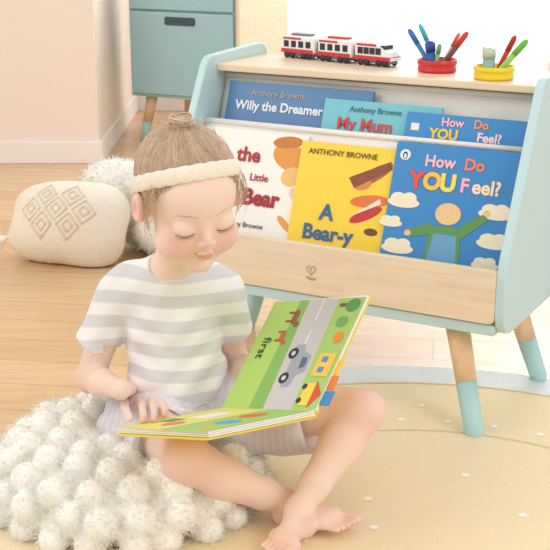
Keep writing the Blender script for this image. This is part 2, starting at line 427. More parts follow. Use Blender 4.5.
feel += [([(.36, .10), (.66, .10), (.63, .38), (.39, .38)], (92, 150, 78)), ([(.38, .40), (.20, .33), (.22, .27), (.42, .32)], (92, 150, 78)), ([(.62, .40), (.80, .52), (.83, .47), (.64, .30)], (92, 150, 78)),
         ([(.38, .06), (.64, .06), (.60, .32), (.42, .32)], (104, 164, 204)), (circ(.51, .48, .105, .085), (240, 200, 140)), (circ(.815, .52, .03, .025), (240, 200, 140)), (circ(.205, .30, .028, .024), (240, 200, 140))]
roundel = [(circ(.085, .90, .045, .042), (240, 240, 235)), (circ(.085, .895, .02, .03), (40, 46, 60)), (circ(.085, .89, .010, .02), (245, 245, 240))]
picture_book('blue picture book with cream clouds standing foremost at right end of front tier', (398, 140), (521, 154), .035, .25, L1, .245, .008, (44, 134, 200), feel+roundel,
    [('How', .125, .38, .83, (250, 190, 200), .03), ('Do', .125, .66, .83, (246, 130, 90), .03), ('Y', .18, .21, .655, (236, 80, 60), .05), ('O', .18, .34, .655, (250, 200, 60), .05), ('U', .18, .47, .655, (244, 224, 90), .05), ('F', .15, .605, .66, (250, 180, 200), .03), ('eel?', .15, .78, .66, (252, 222, 190), .03)], 'picture books in the bookcase')
picture_book('yellow picture book with blue title standing in middle of front tier', (303, 139), (398, 151), .041, .25, L1, .245, .007, (250, 214, 44),
    [(circ(.80, .78, .20, .055, .5), (170, 96, 56)), (circ(.70, .70, .09, .05, .2), (224, 140, 70)), ([(.55, .74), (.95, .9), (.98, .84), (.62, .66)], (140, 76, 48)), (circ(.80, .57, .2, .05, .1), (232, 120, 52)), (circ(.78, .46, .17, .045, .4), (200, 50, 44)),
     ([(.64, .44), (.92, .56), (.9, .6)], (250, 236, 220)), (circ(.86, .33, .07, .03), (110, 66, 40))],
    [('ANTHONY BROWNE', .064, .45, .90, (96, 70, 40), .01), ('A', .18, .38, .38, (52, 104, 150), .03), ('Bear-y', .17, .42, .215, (52, 104, 150), .03), ('Tale', .15, .45, .07, (52, 104, 150), .03)], 'picture books in the bookcase')
picture_book('white picture book with dark red title at left end of front tier', (206, 124), (309, 138), .047, .25, L1, .245, .007, (250, 245, 236),
    [(circ(.88, .80, .19, .11, -.3), (232, 156, 62)), (circ(.90, .65, .10, .08, .3), (244, 196, 120)), (circ(.82, .93, .14, .05, .1), (206, 126, 50)),
     (circ(.90, .26, .09, .03, -.7), (232, 166, 80)), (circ(.95, .52, .05, .05, -.4), (238, 214, 176))],
    [('the', .17, .47, .74, (180, 44, 46), .03), ('Little', .085, .60, .585, (180, 44, 46), .02), ('Bear', .185, .645, .385, (168, 36, 42), .045), ('Anthony Browne', .06, .5, .19, (90, 70, 60), .01)], 'picture books in the bookcase')
L2 = R(19.5)
picture_book('steel blue picture book with white title at left of rear tier', (231, 78), (374, 94), .139, .39, L2, .215, .006, (76, 128, 176),
    [([(.0, .0), (1, .0), (1, .2), (0, .25)], (52, 98, 148))], [('Anthony Browne', .085, .36, .87, (196, 170, 150), .01), ('Willy the Dreamer', .124, .375, .73, (240, 244, 248), .03)], 'picture books in the bookcase')
picture_book('turquoise picture book with red title in middle of rear tier', (326, 96), (443, 110), .131, .39, L2, .19, .006, (112, 196, 206),
    [], [('Anthony Browne', .085, .45, .88, (60, 110, 130), .01), ('My Mum', .18, .375, .69, (206, 72, 66), .03)], 'picture books in the bookcase')
picture_book('bright blue picture book with multicoloured title at right of rear tier', (408, 110), (527, 123), .121, .39, L2, .175, .006, (44, 138, 202),
    [([(.05, .80), (.12, .80), (.12, .88), (.05, .88)], (240, 240, 235))], [('How', .13, .40, .875, (250, 190, 200), .03), ('Do', .13, .64, .875, (246, 150, 90), .03), ('YOU', .155, .34, .73, (250, 206, 60), .04), ('Feel?', .14, .72, .735, (252, 216, 225), .03)], 'picture books in the bookcase')

# ---------------------------------------------------------------- toy train, cups, pens
TZ = .627
def train_car(kind, x, y, rot, label):
    M = SM @ Matrix.Translation((x, y, TZ)) @ Matrix.Rotation(rot, 4, 'Z') @ Matrix.Scale(1.22, 4)
    r = empty('toy_train_car', M, label, 'toy train', 'toy train on top of the bookcase')
    L = .074; w = .015
    if kind == 'engine':
        P = round_poly([(-L/2, .010), (-L/2, .040), (L*.05, .040), (L*.42, .024), (L*.52, .012), (L/2, .010)], [.004, .006, .02, .014, .004, .003], 6)
    else:
        P = round_poly([(-L/2, .010), (-L/2, .040), (L/2, .040), (L/2, .010)], [.004, .007, .007, .004], 5)
    b = B(); b.prism(P, lambda a, c, k: (a, -w if k == 0 else w, c)); b.build('car_body', M_white, r, bevel=.003)
    b = B(); e = L/2*.93 if kind != 'engine' else L/2*.98
    b.box(-L/2*1.01, e, -w-.0008, w+.0008, .010, .017, M_red)
    b.box(-L/2*.9, L*.1, -w-.0007, w+.0007, .0335, .0370, M_red); b.build('red_stripe', None, r)
    b = B(); n = 4
    for i in range(n):
        xx = -L/2+.006+i*(.0165 if kind != 'engine' else .0125); b.box(xx, xx+.0105, -w-.0009, w+.0009, .020, .031)
    if kind == 'engine': b.box(L*.16, L*.31, -w*.8, w*.8, .029, .0352)
    b.build('window_strip', M_dark, r)
    b = B(); b.box(-L/2*.9, L/2*.86, -w*.85, w*.85, .0045, .0102)
    if kind != 'engine': b.box(L/2-.002, L/2+.006, -.006, .006, .010, .030)
    b.build('chassis', M_grey, r)
    if kind != 'engine':
        b = B(); b.box(-L*.28, L*.28, -w*.55, w*.55, .0395, .0435); b.build('roof_unit', M_grey if kind == 'tail' else M_red, r, bevel=.001)
    for sx in (-.34, -.18, .18, .34):
        for sy in (-1, 1):
            b = B(); b.lathe([(.0055, -.002), (.0062, 0), (.0055, .002)], (sx*L, sy*(w-.001), .0062), 14, axis='y'); b.build('wheel', M_dark, r, True)
x0, y0, x1, y1 = -.602+h2, .368, -.406+h2, .328
rt = math.atan2(y1-y0, x1-x0)
train_car('tail', x0, y0, rt, 'white toy train carriage at the left tail of the train')
train_car('mid', (x0+x1)/2, (y0+y1)/2, rt, 'white and red toy train carriage in the middle of the train')
train_car('engine', x1, y1, rt, 'white toy train engine with sloping nose at right of the train')

def cup(x, y, m, label):
    r = empty('pencil_cup', SM @ Matrix.Translation((x, y, TZ)), label, 'cup', 'low pencil cups on the bookcase')
    b = B(); b.lathe([(.034, 0), (.038, .002), (.0385, .010), (.0375, .010), (.0375, .015), (.0395, .016), (.039, .025), (.037, .025), (.035, .005), (.001, .005)], n=36); b.build('cup_body', m, r, True)
cup(-.262+h2, .298, M_red, 'low round red pencil cup on bookcase top holding blue markers')
cup(-.127+h2, .250, M_yel, 'low round yellow pencil cup at right end of bookcase top')
def pen(cx, cy, dx, dz, tx, ln_, r, c, capc, label, dyy=0, name='marker_pen'):
    r *= 1.15
    b0 = Vector((cx+tx, cy+dyy, TZ+.008)); d = Vector((dx, .02 if dyy >= 0 else -.02, dz)).normalized()
    q = d.to_track_quat('Z', 'X').to_matrix().to_4x4(); M = SM @ Matrix.Translation(b0) @ q
    root = empty(name, M, label, 'pen', 'pens in the pencil cups')
    b = B(); b.lathe([(r*.8, 0), (r, .003), (r, ln_*.62)], n=14); b.build('barrel', flat(c, .35), root, True)
    b = B(); b.lathe([(r*1.12, ln_*.62), (r*1.12, ln_*.93), (r*.7, ln_), (r*.2, ln_+.002)], n=14); b.build('cap', flat(capc, .35), root, True)
cx, cy = -.262+h2, .298
pen(cx, cy, -.72, 1, -.012, .088, .0042, (60, 130, 200), (40, 110, 190), 'blue marker leaning furthest left in red cup')
pen(cx, cy, -.55, 1, -.002, .092, .0038, (80, 190, 210), (60, 180, 200), 'turquoise marker leaning left in red cup', .014)
pen(cx, cy, -.12, 1, -.006, .052, .008, (50, 90, 170), (36, 70, 160), 'short thick dark blue crayon in red cup', -.012, 'thick_crayon')
pen(cx, cy, .72, 1, .008, .088, .0045, (120, 70, 60), (200, 70, 60), 'brown and red marker leaning right in red cup')
pen(cx, cy, .50, 1, .004, .075, .0032, (240, 200, 200), (230, 110, 100), 'pale pink pencil leaning right in red cup', .014, 'pencil')
pen(cx, cy, .18, 1, .002, .048, .0035, (120, 190, 120), (90, 170, 100), 'short green crayon upright in red cup', -.016, 'pencil')
cx, cy = -.127+h2, .250
pen(cx, cy, -.05, 1, -.010, .050, .010, (150, 190, 180), (196, 212, 190), 'thick grey green crayon upright in yellow cup', 0, 'thick_crayon')
pen(cx, cy, .46, 1, .000, .080, .0042, (206, 50, 50), (190, 44, 44), 'red marker leaning right in yellow cup', .012)
pen(cx, cy, .85, 1, .006, .090, .0048, (150, 210, 90), (110, 190, 80), 'green marker leaning furthest right in yellow cup', -.010)
pen(cx, cy, -.3, 1, -.014, .05, .003, (250, 210, 80), (240, 160, 50), 'short yellow pencil leaning left in yellow cup', .016, 'pencil')

# ---------------------------------------------------------------- background cabinet
CP = R(-27); Lp = at(130, 90, 4.95); 
cabM = Matrix.Translation((Lp.x, Lp.y, 0)) @ Matrix.Rotation(CP, 4, 'Z')
cab = empty('storage_cabinet', cabM, 'dusty blue low storage cabinet with wooden sides by the wall', 'cabinet')
cw, cd, cz = .50, .42, .20
b = B(); b.box(0, cw, .012, cd, cz, .75); b.build('cabinet_body', M_blue2, cab, bevel=.004)
b = B(); b.box(cw, cw+.016, .0, cd, cz, .76); b.box(0, cw, 0, cd, .75, .766); b.build('side_panel', M_ply, cab, bevel=.003)
for z0, z1 in ((.215, .545), (.553, .66), (.668, .742)):
    b = B(); b.box(.012, cw-.012, -.004, .012, z0, z1); dr = b.build('drawer_front', M_blue2, cab, bevel=.004)
    b = B(); P = round_poly([(cw/2-.07, z1-.050), (cw/2+.07, z1-.050), (cw/2+.07, z1-.018), (cw/2-.07, z1-.018)], .010)
    b.prism(P, lambda a, c, k: (a, -.0075 if k == 0 else -.003, c)); b.build('handle_slot', flat((62, 84, 96)), dr)
for tx, ty in ((.07, .06), (cw-.07, .06), (.07, cd-.06), (cw-.07, cd-.06)):
    sx = -1 if tx < cw/2 else 1; sy = -1 if ty < cd/2 else 1
    T = Vector((tx, ty, cz)); Fo = Vector((tx+sx*.03, ty+sy*.03, .002)); mid = T.lerp(Fo, .55)
    b = B(); b.tube([T, mid], [.024, .02], 16); lg = b.build('leg', M_legwood, cab, True)
    b = B(); b.tube([mid, Fo], [.0205, .015], 16); b.build('leg_sleeve', M_leg, lg, True)

# ---------------------------------------------------------------- fur helpers
M_fur = mat('white_plush_pile', (252, 248, 240), .95, .02, 20, vcol='Col', spec=.1)
M_furbase = mat('cream_plush', (255, 251, 242), .95, .02, 20, .3, 300, spec=.1)
def fur(name, parent, P, Nn, length, width, K=4, jit=.5, base=(255, 253, 246)):
    n = len(P); dirs = Nn+rng.normal(size=(n, 3))*jit; dirs /= np.linalg.norm(dirs, axis=1, keepdims=True)
    bend = rng.normal(size=(n, 3))*.6; bend[:, 2] -= .25; L = length*(.6+.6*rng.random((n, 1)))
    paths = np.stack([P-Nn*.004+dirs*L*t+bend*L*t*t*.6 for t in np.linspace(0, 1, K)], 1)
    paths[..., 2] = np.maximum(paths[..., 2], .003)
    c = np.array(lin(base))[None, :]*(.97+.03*rng.random((n, 1)))
    o = ribbons(name, paths, [width, width*.9, width*.7, width*.15][:K], c, M_fur, parent); o['kind'] = 'stuff'; return o
def scatterq(V, Q, N):
    a, b_, c_, d_ = (V[Q[:, i]] for i in range(4)); nr = np.cross(c_-a, d_-b_); ar = np.linalg.norm(nr, axis=1); nr = nr/(ar[:, None]+1e-12)
    ch = rng.choice(len(Q), N, p=ar/ar.sum()); u = rng.random((N, 1)); v = rng.random((N, 1))
    return (a[ch]*(1-u)+b_[ch]*u)*(1-v)+(d_[ch]*(1-u)+c_[ch]*u)*v, nr[ch]

# shaggy floor cushion
cc = Vector((-.245, 1.815, 0)); cush = empty('floor_cushion', cc, 'round shaggy white floor cushion the child sits on', 'cushion')
CF = Field((cc.x-.28, cc.y-.28, .002), (cc.x+.28, cc.y+.28, .19), .003)
CF.op(el((cc.x, cc.y, .058), (.200, .205, .060)), .01); CF.op(el((cc.x, cc.y, .044), (.212, .216, .042)), .01)
rs = random.Random(3)
for ring, (rad, z, n_, el_) in enumerate(((.208, .026, 22, -4), (.206, .062, 21, 20), (.184, .090, 18, 46), (.146, .106, 14, 64), (.100, .110, 9, 75), (.05, .110, 5, 80))):
    for i in range(n_):
        a = 2*math.pi*(i+.5*(ring % 2)+rs.gauss(0, .10))/n_; r_ = rad+rs.gauss(0, .005)
        P0 = Vector((cc.x+r_*math.cos(a), cc.y+r_*math.sin(a), z)); e_ = R(el_+rs.gauss(0, 10)); a2 = a+rs.gauss(0, .2)
        dr = Vector((math.cos(a2)*math.cos(e_), math.sin(a2)*math.cos(e_), math.sin(e_)))
        if (P0.xy-Vector((-.175, 1.86))).length < .13: continue
        P1 = P0+dr*(.002+.006*rs.random()); P1.z = max(P1.z, .022)
        CF.op(rc(P0-dr*.010, P1, .024, .0225+.003*rs.random()), .010)
CF.op(el((-.175, 1.86, .130), (.130, .120, .047)), .016, 'sub')
V, Q = CF.mesh()
np_obj('cushion_body', V, Q, M_furbase, cush)
P, Nn = scatterq(V, Q, 36000); P, Nn = P[P[:, 2] > .004], Nn[P[:, 2] > .004]
fur('woolly_pile', cush, P, Nn, .011, .0007, jit=.5)

# ---------------------------------------------------------------- plush cushions at the back left
def plush(name, label, blobs, furlen, nf, m=None, base=(255, 253, 246)):
    P0 = Vector(blobs[0][0]); root = empty(name, Vector((P0.x, P0.y, 0)), label, 'cushion')
    F = Field(tuple(P0-Vector((.35, .35, 0)))[:2]+(.002,), (P0.x+.35, P0.y+.35, .40), .005)
    for c, r, A_, k in blobs: F.op(el(c, r, A_), k)
    V, Q = F.mesh(); np_obj('cushion_cover', V, Q, m or M_furbase, root)
    P, Nn = scatterq(V, Q, nf); fur('plush_pile', root, P, Nn, furlen, .0012, jit=.7, base=base)
    return root, F
M_knit = mat('cream_knit', (250, 240, 222), .95, .10, 90, .8, 160, spec=.1)
rz = Matrix.Rotation(R(-12), 3, 'Z') @ Matrix.Rotation(R(-38), 3, 'X')
axs = [tuple(rz @ Vector(v)) for v in ((1, 0, 0), (0, 1, 0), (0, 0, 1))]
Kc = Vector((-.575, 3.22, .108))
kr, KF = plush('knitted_cushion', 'cream knitted cushion with diamond pattern and tassels lying at far left on floor',
    [(Kc, (.150, .098, .118), axs, .02)] + [(Kc+rz @ Vector((sx*.092, .02, sz*.052)), (.072, .058, .058+.01*sx), axs, .05) for sx in (-1, 1) for sz in (-1, 1)], .006, 5000, M_knit, (253, 245, 230))
b = B()
for ku, kv in [(-.075, .0), (.0, .0), (.075, .0), (-.037, .045), (.037, .045), (-.037, -.045), (.037, -.045)]:
    for sc_ in (1, .45):
        pts = [(ku-.030*sc_, kv), (ku, kv+.034*sc_), (ku+.030*sc_, kv), (ku, kv-.034*sc_), (ku-.030*sc_, kv)]; PP = []
        for q in range(4):
            for t in np.linspace(0, 1, 6)[:-1 if q < 3 else None]:
                u = pts[q][0]*(1-t)+pts[q+1][0]*t; v = pts[q][1]*(1-t)+pts[q+1][1]*t
                d = -.14
                while d < 0 and KF.sample(Kc+rz @ Vector((u, d, v))) > 0: d += .002
                PP.append(Kc+rz @ Vector((u, d-.001, v)))
        b.tube(PP, .0036, 6)
b.build('diamond_stitching', mat('tan_yarn', (240, 222, 196), .95, .1, 200, .6, 400), kr, True, world=True)
b = B(); c0 = Kc+rz @ Vector((-.150, 0, -.05)); dr = Vector((-1, -.1, -.2)).normalized()
for k in range(60):
    j = Vector((random.gauss(0, .2), random.gauss(0, .25), random.gauss(0, .25)-.3)); p1 = c0+dr*.018; p2 = c0+(dr+j*.5).normalized()*.036; p3 = c0+(dr+j).normalized()*.055
    p3.z = max(p3.z, .006); b.tube([c0, p1, p2, p3], [.003, .0045, .0045, .002], 5)
b.build('tassel', M_furbase, kr, True, world=True)
ax2 = [(1, 0, 0), (0, 1, 0), (0, 0, 1)]
Pc = Vector((-.345, 3.36, .105))
plush('plush_cushion', 'plain fluffy white plush cushion slumped between the diamond-patterned cushion and the child',
    [(Pc, (.15, .09, .105), ax2, .03), (Pc+Vector((-.11, .03, .085)), (.10, .055, .06), ax2, .02), (Pc+Vector((.05, -.10, -.03)), (.10, .07, .070), ax2, .02), (Pc+Vector((.11, -.01, .055)), (.08, .06, .07), ax2, .02), (Pc+Vector((-.02, -.04, .085)), (.06, .05, .05), ax2, .012)], .014, 9000)

# ---------------------------------------------------------------- board book held open
A = at(222, 408, 1.77); Bp = at(315, 410, 1.63); Cc = at(103, 427, 1.66); TL = at(285, 301, 1.89)
hv = (Bp-A); hl = hv.length; hn = hv.normalized()
def orth(v): v = v-hn*v.dot(hn)*.85; return v
fv = orth(Cc-A); rv = orth(TL-A)
book = empty('board_book', A, 'open yellow and green board book on the childs lap, one page raised', 'book')
def slab(name, O, ex, ey, t, m, off=0, bev=.001):
    n = ex.cross(ey).normalized(); V = []
    for k in (0, 1):
        z = -n*(off+t*k)
        V += [O+ex*a+ey*c+z for a, c in [(0, 0), (1, 0), (1, 1), (0, 1)]]
    return mesh_obj(name, V, [(0, 1, 2, 3), (7, 6, 5, 4), (0, 4, 5, 1), (1, 5, 6, 2), (2, 6, 7, 3), (3, 7, 4, 0)], m, book, world=True, bevel=bev, recalc=True)
M_pg = flat((250, 246, 236)); M_gr = flat((150, 190, 84)); M_cov = flat((244, 214, 70))
for i in range(3): slab('board_page', A, fv*(1-.005*i), hv, .0026, M_pg, .0030*i)
slab('back_cover', A-fv*.01, fv*1.02, hv, .003, M_cov, .0092)
O2 = A+rv
slab('board_page', O2, -rv, hv, .0026, M_pg, 0); slab('board_page', O2, -rv, hv, .0026, M_pg, .003)
slab('front_cover', O2+rv*.01, -rv*1.02, hv, .003, M_cov, .0062)
# stepped index tabs along the near edge of the raised page
for x_a, x_b, ex_, c_ in ((.56, .69, .05, (250, 206, 60)), (.70, .82, .075, (240, 130, 60)), (.83, .95, .10, (70, 140, 200))):
    slab('index_tab', O2-rv*x_a+hv*.99, -rv*(x_b-x_a), hv*ex_, .0024, flat(c_), .0032)
b = B(); b.tube([A-Vector((0, 0, .007)), Bp-Vector((0, 0, .007))], .006, 8); b.build('spine', M_cov, book, True, world=True)
def bookart(name, O, ex, ey, polys, texts=None):
    M = Matrix.Translation(-A) @ frame(O, ex, ey); w, h = ex.length, ey.length
    art(name, book, M, [([(x*w, y*h) for x, y in P], c) for P, c in polys])
    if texts: lettering('page_lettering', book, M, [(s, sz*h, x*w, y*h, c)+tuple(r) for s, sz, x, y, c, *r in texts])
F_ = [(0, 0), (1, 0), (1, 1), (0, 1)]
pg = [(F_, (240, 230, 176)), ([(0, 0), (1, 0), (1, .30), (0, .30)], (182, 216, 110)), ([(0, .30), (1, .30), (1, .46), (0, .40)], (140, 190, 96)),
      ([(0, .40), (1, .46), (1, .76), (0, .72)], (208, 204, 202)), ([(0, .72), (1, .76), (1, 1), (0, 1)], (176, 210, 110)),
      ([(0, .555), (.2, .565), (.2, .575), (0, .565)], (248, 248, 244)), ([(.28, .57), (.42, .575), (.42, .585), (.28, .58)], (248, 248, 244)),
      (round_poly([(.42, .50), (.80, .53), (.80, .62), (.70, .64), (.66, .72), (.52, .71), (.48, .62), (.42, .60)], .02), (168, 172, 182)),
      (round_poly([(.53, .62), (.64, .63), (.62, .69), (.54, .68)], .008), (90, 110, 130)), (circ(.50, .505, .05, .05), (44, 44, 50)), (circ(.72, .525, .05, .05), (44, 44, 50)), (circ(.50, .505, .022, .022), (210, 210, 214)), (circ(.72, .525, .022, .022), (210, 210, 214)),
      (circ(.16, .33, .07, .035), (164, 88, 54)), (circ(.23, .375, .03, .03), (164, 88, 54)), ([(.11, .24), (.13, .24), (.13, .33), (.11, .33)], (150, 78, 48)), ([(.19, .24), (.21, .24), (.21, .33), (.19, .33)], (150, 78, 48)),
      (circ(.34, .29, .055, .03), (190, 112, 66)), (circ(.40, .33, .025, .025), (190, 112, 66)), ([(.29, .22), (.31, .22), (.31, .29), (.29, .29)], (170, 96, 56)), ([(.37, .22), (.39, .22), (.39, .29), (.37, .29)], (170, 96, 56)),
      ([(.05, .76), (.08, .76), (.08, .9), (.05, .9)], (130, 90, 56)), (circ(.07, .90, .06, .07), (92, 160, 80)), (circ(.22, .86, .05, .06), (120, 180, 90)), (circ(.36, .90, .05, .05), (240, 150, 50)),
      ([(.50, .80), (.70, .80), (.70, .97), (.50, .97)], (250, 206, 90)), ([(.53, .84), (.58, .84), (.58, .9), (.53, .9)], (90, 150, 190)), ([(.62, .84), (.67, .84), (.67, .9), (.62, .9)], (90, 150, 190)), 
      ([(.76, .80), (.95, .80), (.95, .90), (.76, .90)], (250, 220, 80)), ([(.74, .90), (.97, .90), (.855, .99)], (224, 90, 56)), (circ(.79, .795, .025, .025), (50, 50, 56)), (circ(.91, .795, .025, .025), (50, 50, 56))]
bookart('page_picture', O2, -rv, hv, pg, [('first', .125, .45, .10, (40, 60, 40), .005)])
pg2 = [(F_, (236, 226, 120)), ([(0, .55), (1, .5), (1, 1), (0, 1)], (160, 204, 100)), (circ(.3, .7, .12, .1), (224, 100, 70)), (circ(.6, .78, .1, .1), (90, 160, 210)), (circ(.75, .35, .1, .08), (230, 130, 70)), ([(.2, .2), (.5, .2), (.5, .4), (.2, .4)], (250, 244, 230)), (circ(.85, .85, .06, .06), (244, 170, 60)), ([(.55, .1), (.7, .1), (.7, .25), (.55, .25)], (90, 150, 90))]
bookart('page_picture', A, fv, hv, pg2)
bn = (-rv).cross(hv).normalized()
fnn = fv.cross(hv).normalized()
def on_page(px, py, back): return hit(px, py, A, bn)-bn*back
def on_flat(px, py, up): return hit(px, py, A, fnn)+fnn*up

# ---------------------------------------------------------------- the child
root = empty('person', Vector((-.16, 1.88, 0)), 'child in striped t-shirt and pale shorts sitting cross-legged reading', 'person')
sC = 1.09
Hc = at(189, 194, 1.74)
yaw, pit, rol = R(23), R(22), R(5)
f0 = Vector((math.sin(yaw), -math.cos(yaw), 0)); z0 = Vector((0, 0, 1))
fh = f0*math.cos(pit)-z0*math.sin(pit); uh = f0*math.sin(pit)+z0*math.cos(pit); rh = Vector((math.cos(yaw), math.sin(yaw), 0))
r2 = rh*math.cos(rol)+uh*math.sin(rol); u2 = uh*math.cos(rol)-rh*math.sin(rol); rh, uh = r2, u2
AX = [tuple(rh), tuple(fh), tuple(uh)]
def hl_(x, y, z): return Hc+(rh*x+fh*y+uh*z)*sC
def hel(c, r): return el(hl_(*c), [q*sC for q in r], AX)
def hrc(a, b_, ra, rb): return rc(hl_(*a), hl_(*b_), ra*sC, rb*sC)
shL, shR = at(119, 292, 1.87), at(225, 291, 1.87)
elL, wrL = at(90, 378, 1.885), at(121, 390, 1.765)
elR = at(232, 360, 1.95); wrR = on_page(258, 375, .036)
hipL, hipR = at(148, 410, 1.90), at(222, 402, 1.90)
knL, knR = at(188, 460, 1.66), at(359, 412, 1.75)
anL, anR = at(288, 503, 1.70), at(299, 510, 1.645)
nb = at(173, 272, 1.85)
torso = [(el(at(172, 322, 1.88), (.074, .060, .085)), .03), (rc(at(129, 289, 1.875), at(215, 289, 1.875), .031, .031), .035), (el(at(177, 372, 1.88), (.076, .068, .07)), .03), (el(at(182, 404, 1.91), (.092, .070, .058)), .03)]
BF = Field((-.34, 1.53, -.004), (.24, 2.03, .66), .0021)
for p, k in torso: BF.op(p, k)
traps = [rc(nb, at(129, 288, 1.875), .028, .024), rc(nb, at(215, 288, 1.875), .028, .024)]
for t_ in traps: BF.op(t_, .03)
BF.op(rc(nb, hl_(0, -.02, -.045), .032, .033), .02)
# head
BF.op(hel((0, -.012, .023), (.0630, .080, .0600)), .02)
BF.op(hel((0, .016, -.024), (.0525, .057, .062)), .02)
BF.op(hel((0, .034, .024), (.048, .042, .040)), .02)
for s in (-1, 1):
    BF.op(hel((s*.031, .042, -.042), (.026, .026, .026)), .015)
    BF.op(hel((s*.025, .020, -.064), (.026, .028, .022)), .02)
BF.op(hel((0, .050, -.080), (.018, .017, .014)), .018)
for s in (-1, 1):
    BF.op(hel((s*.028, .092, -.004), (.018, .013, .012)), .014, 'sub')
    BF.op(hel((s*.0275, .0620, -.006), (.0155, .0130, .0125)), .006)
BF.op(hrc((0, .070, .002), (0, .0805, -.024), .0050, .0070), .010)
for s in (-1, 1): BF.op(hel((s*.0075, .078, -.027), (.0050, .006, .0048)), .004)
BF.op(hel((0, .0745, -.0460), (.0125, .0058, .0038)), .004); BF.op(hel((0, .0730, -.0535), (.0105, .0058, .0043)), .004)
for s in (-1, 1): BF.op(hrc((0, .0810, -.0500), (s*.0170, .0735, -.0458), .0014, .0011), .002, 'sub')
for s in (-1, 1):
    BF.op(hel((s*.069, -.006, -.014), (.010, .015, .023)), .003); BF.op(hel((s*.080, .000, -.012), (.007, .008, .014)), .004, 'sub')
chain(BF, [shL, elL, elL.lerp(wrL, .4), wrL], [.030, .0225, .0210, .0140], .015)
chain(BF, [shR, elR, elR.lerp(wrR, .4), wrR], [.030, .0235, .0220, .0150], .015)
kn = [on_flat(152, 392, .034), on_flat(150, 400, .028), on_flat(144, 406, .024), on_flat(136, 410, .021)]
palm = kn[1].lerp(wrL, .55)
BF.op(rc(wrL, palm, .0140, .0130), .01)
for k_ in kn: BF.op(rc(palm, k_, .0120, .0070), .007)
BF.op(rc(kn[0], kn[3], .0068, .0064), .005)
tips = [[on_flat(163, 396, .030), on_flat(170, 405, .018), on_flat(173, 411, .008)], [on_flat(160, 405, .026), on_flat(164, 413, .015), on_flat(165, 419, .007)],
        [on_flat(153, 412, .021), on_flat(155, 419, .012), on_flat(154, 423, .006)], [on_flat(143, 416, .017), on_flat(144, 421, .010), on_flat(143, 424, .006)]]
for k_, t_ in zip(kn, tips): chain(BF, [k_]+t_, [.0068, .0060, .0055, .0048], .0012)
chain(BF, [palm+Vector((-.006, -.006, -.002)), on_flat(126, 408, .026), on_flat(126, 417, .015), on_flat(130, 423, .007)], [.0100, .0076, .0066, .0055], .003)
pc = on_page(268, 368, .028)
BF.op(rc(wrR, pc, .0155, .014), .01)
for (a_, b_, c_) in (((280, 352), (290, 342), (300, 334)), ((284, 362), (297, 354), (308, 347)), ((284, 373), (298, 369), (309, 364)), ((280, 383), (292, 383), (302, 381))):
    K0 = on_page(*a_, .022); BF.op(rc(pc, K0, .012, .0075), .008); chain(BF, [K0, on_page(*b_, .018), on_page(*c_, .0150)], [.007, .006, .005], .0015)
chain(BF, [pc, on_page(262, 352, .022), on_page(266, 338, .016)], [.011, .008, .006], .004)
chain(BF, [hipL, hipL.lerp(knL, .55), knL], [.056, .048, .0375], .02); chain(BF, [hipR, hipR.lerp(knR, .55), knR], [.056, .047, .0365], .02)
for kk, aa, dn in ((knL, anL, Vector((0, .012, -.012))), (knR, anR, Vector((.004, .012, -.004)))):
    chain(BF, [kk, kk.lerp(aa, .35)+dn, kk.lerp(aa, .75)+dn*.3, aa], [.0345, .0335, .0235, .0185], .012)
BF.op(el(knL+Vector((.002, -.016, .012)), (.024, .022, .022)), .016); BF.op(el(knR+Vector((.016, -.008, .010)), (.022, .022, .024)), .016)
def foot(an, heel, ball, side):
    BF.op(rc(an, heel, .0185, .018), .012); BF.op(rc(an, ball, .0175, .013), .012); BF.op(rc(heel, ball, .017, .014), .012)
    BF.op(el(an+Vector((0, -.014, .002)), (.009, .009, .009)), .008)
    d = (ball-heel).normalized(); up = Vector((0, 0, 1)); lat = d.cross(up).normalized()*side
    BF.op(rc(ball-lat*.015, ball+lat*.017-d*.006, .012, .0095), .010)
    for i in range(5):
        s = (-.021, -.0085, .002, .0115, .0205)[i]; L_ = (.026, .026, .0225, .018, .013)[i]; rr = (.0080, .0054, .0051, .0048, .0046)[i]
        b0 = ball+lat*s+d*.008-Vector((0, 0, .004)); BF.op(rc(b0-d*.01, b0+d*L_-Vector((0, 0, .002)), rr, rr*.95), .0012)
foot(anR, at(304, 525, 1.655), at(283, 540, 1.60), 1)
foot(anL, at(284, 513, 1.705), at(331, 519, 1.668), 1)
V, Q = BF.mesh()
base = np.array(lin((249, 220, 202))); col = np.tile(base, (len(V), 1))
def blush(c, r, rgb, amt):
    global col
    d2 = ((V-np.array(c))**2).sum(1); w = (amt*np.exp(-d2/(r*r)))[:, None]; col = col*(1-w)+np.array(lin(rgb))*w
for s in (-1, 1): blush(hl_(s*.034, .062, -.036), .022, (242, 168, 150), .55)
blush(hl_(0, .086, -.025), .009, (238, 174, 156), .45)
for k_, rr in ((knL, .05), (knR, .05), (elL, .04)): blush(k_, rr, (238, 178, 158), .5)
for t_ in tips: blush(t_[-1], .012, (238, 164, 148), .5)
for s in (-1, 1): blush(hl_(s*.07, -.01, -.01), .02, (238, 160, 144), .6)
for c_, r_ in ((at(283, 545, 1.58), .03), (at(350, 522, 1.66), .025), (at(300, 526, 1.655), .02)): blush(c_, r_, (240, 174, 156), .4)
loc = (V-np.array(Hc))@np.array(AX).T/sC
e1 = np.sqrt((loc[:, 0]/.0135)**2+((loc[:, 2]+.0500)/.0066)**2); w = (np.clip(1.15-e1, 0, .35)/.35*(loc[:, 1] > .06)*.65)[:, None]
col = col*(1-w)+np.array(lin((224, 138, 130)))*w
M_skin = mat('skin', (240, 200, 180), .55, .04, 40, .08, 900, sss=.12, vcol='Col', spec=.25)
np_obj('body', V, Q, M_skin, root, col)
def surf(x, z, yo=0):
    y = .12
    while y > 0 and BF.sample(hl_(x, y, z)) > 0: y -= .0006
    return hl_(x, y+yo, z)
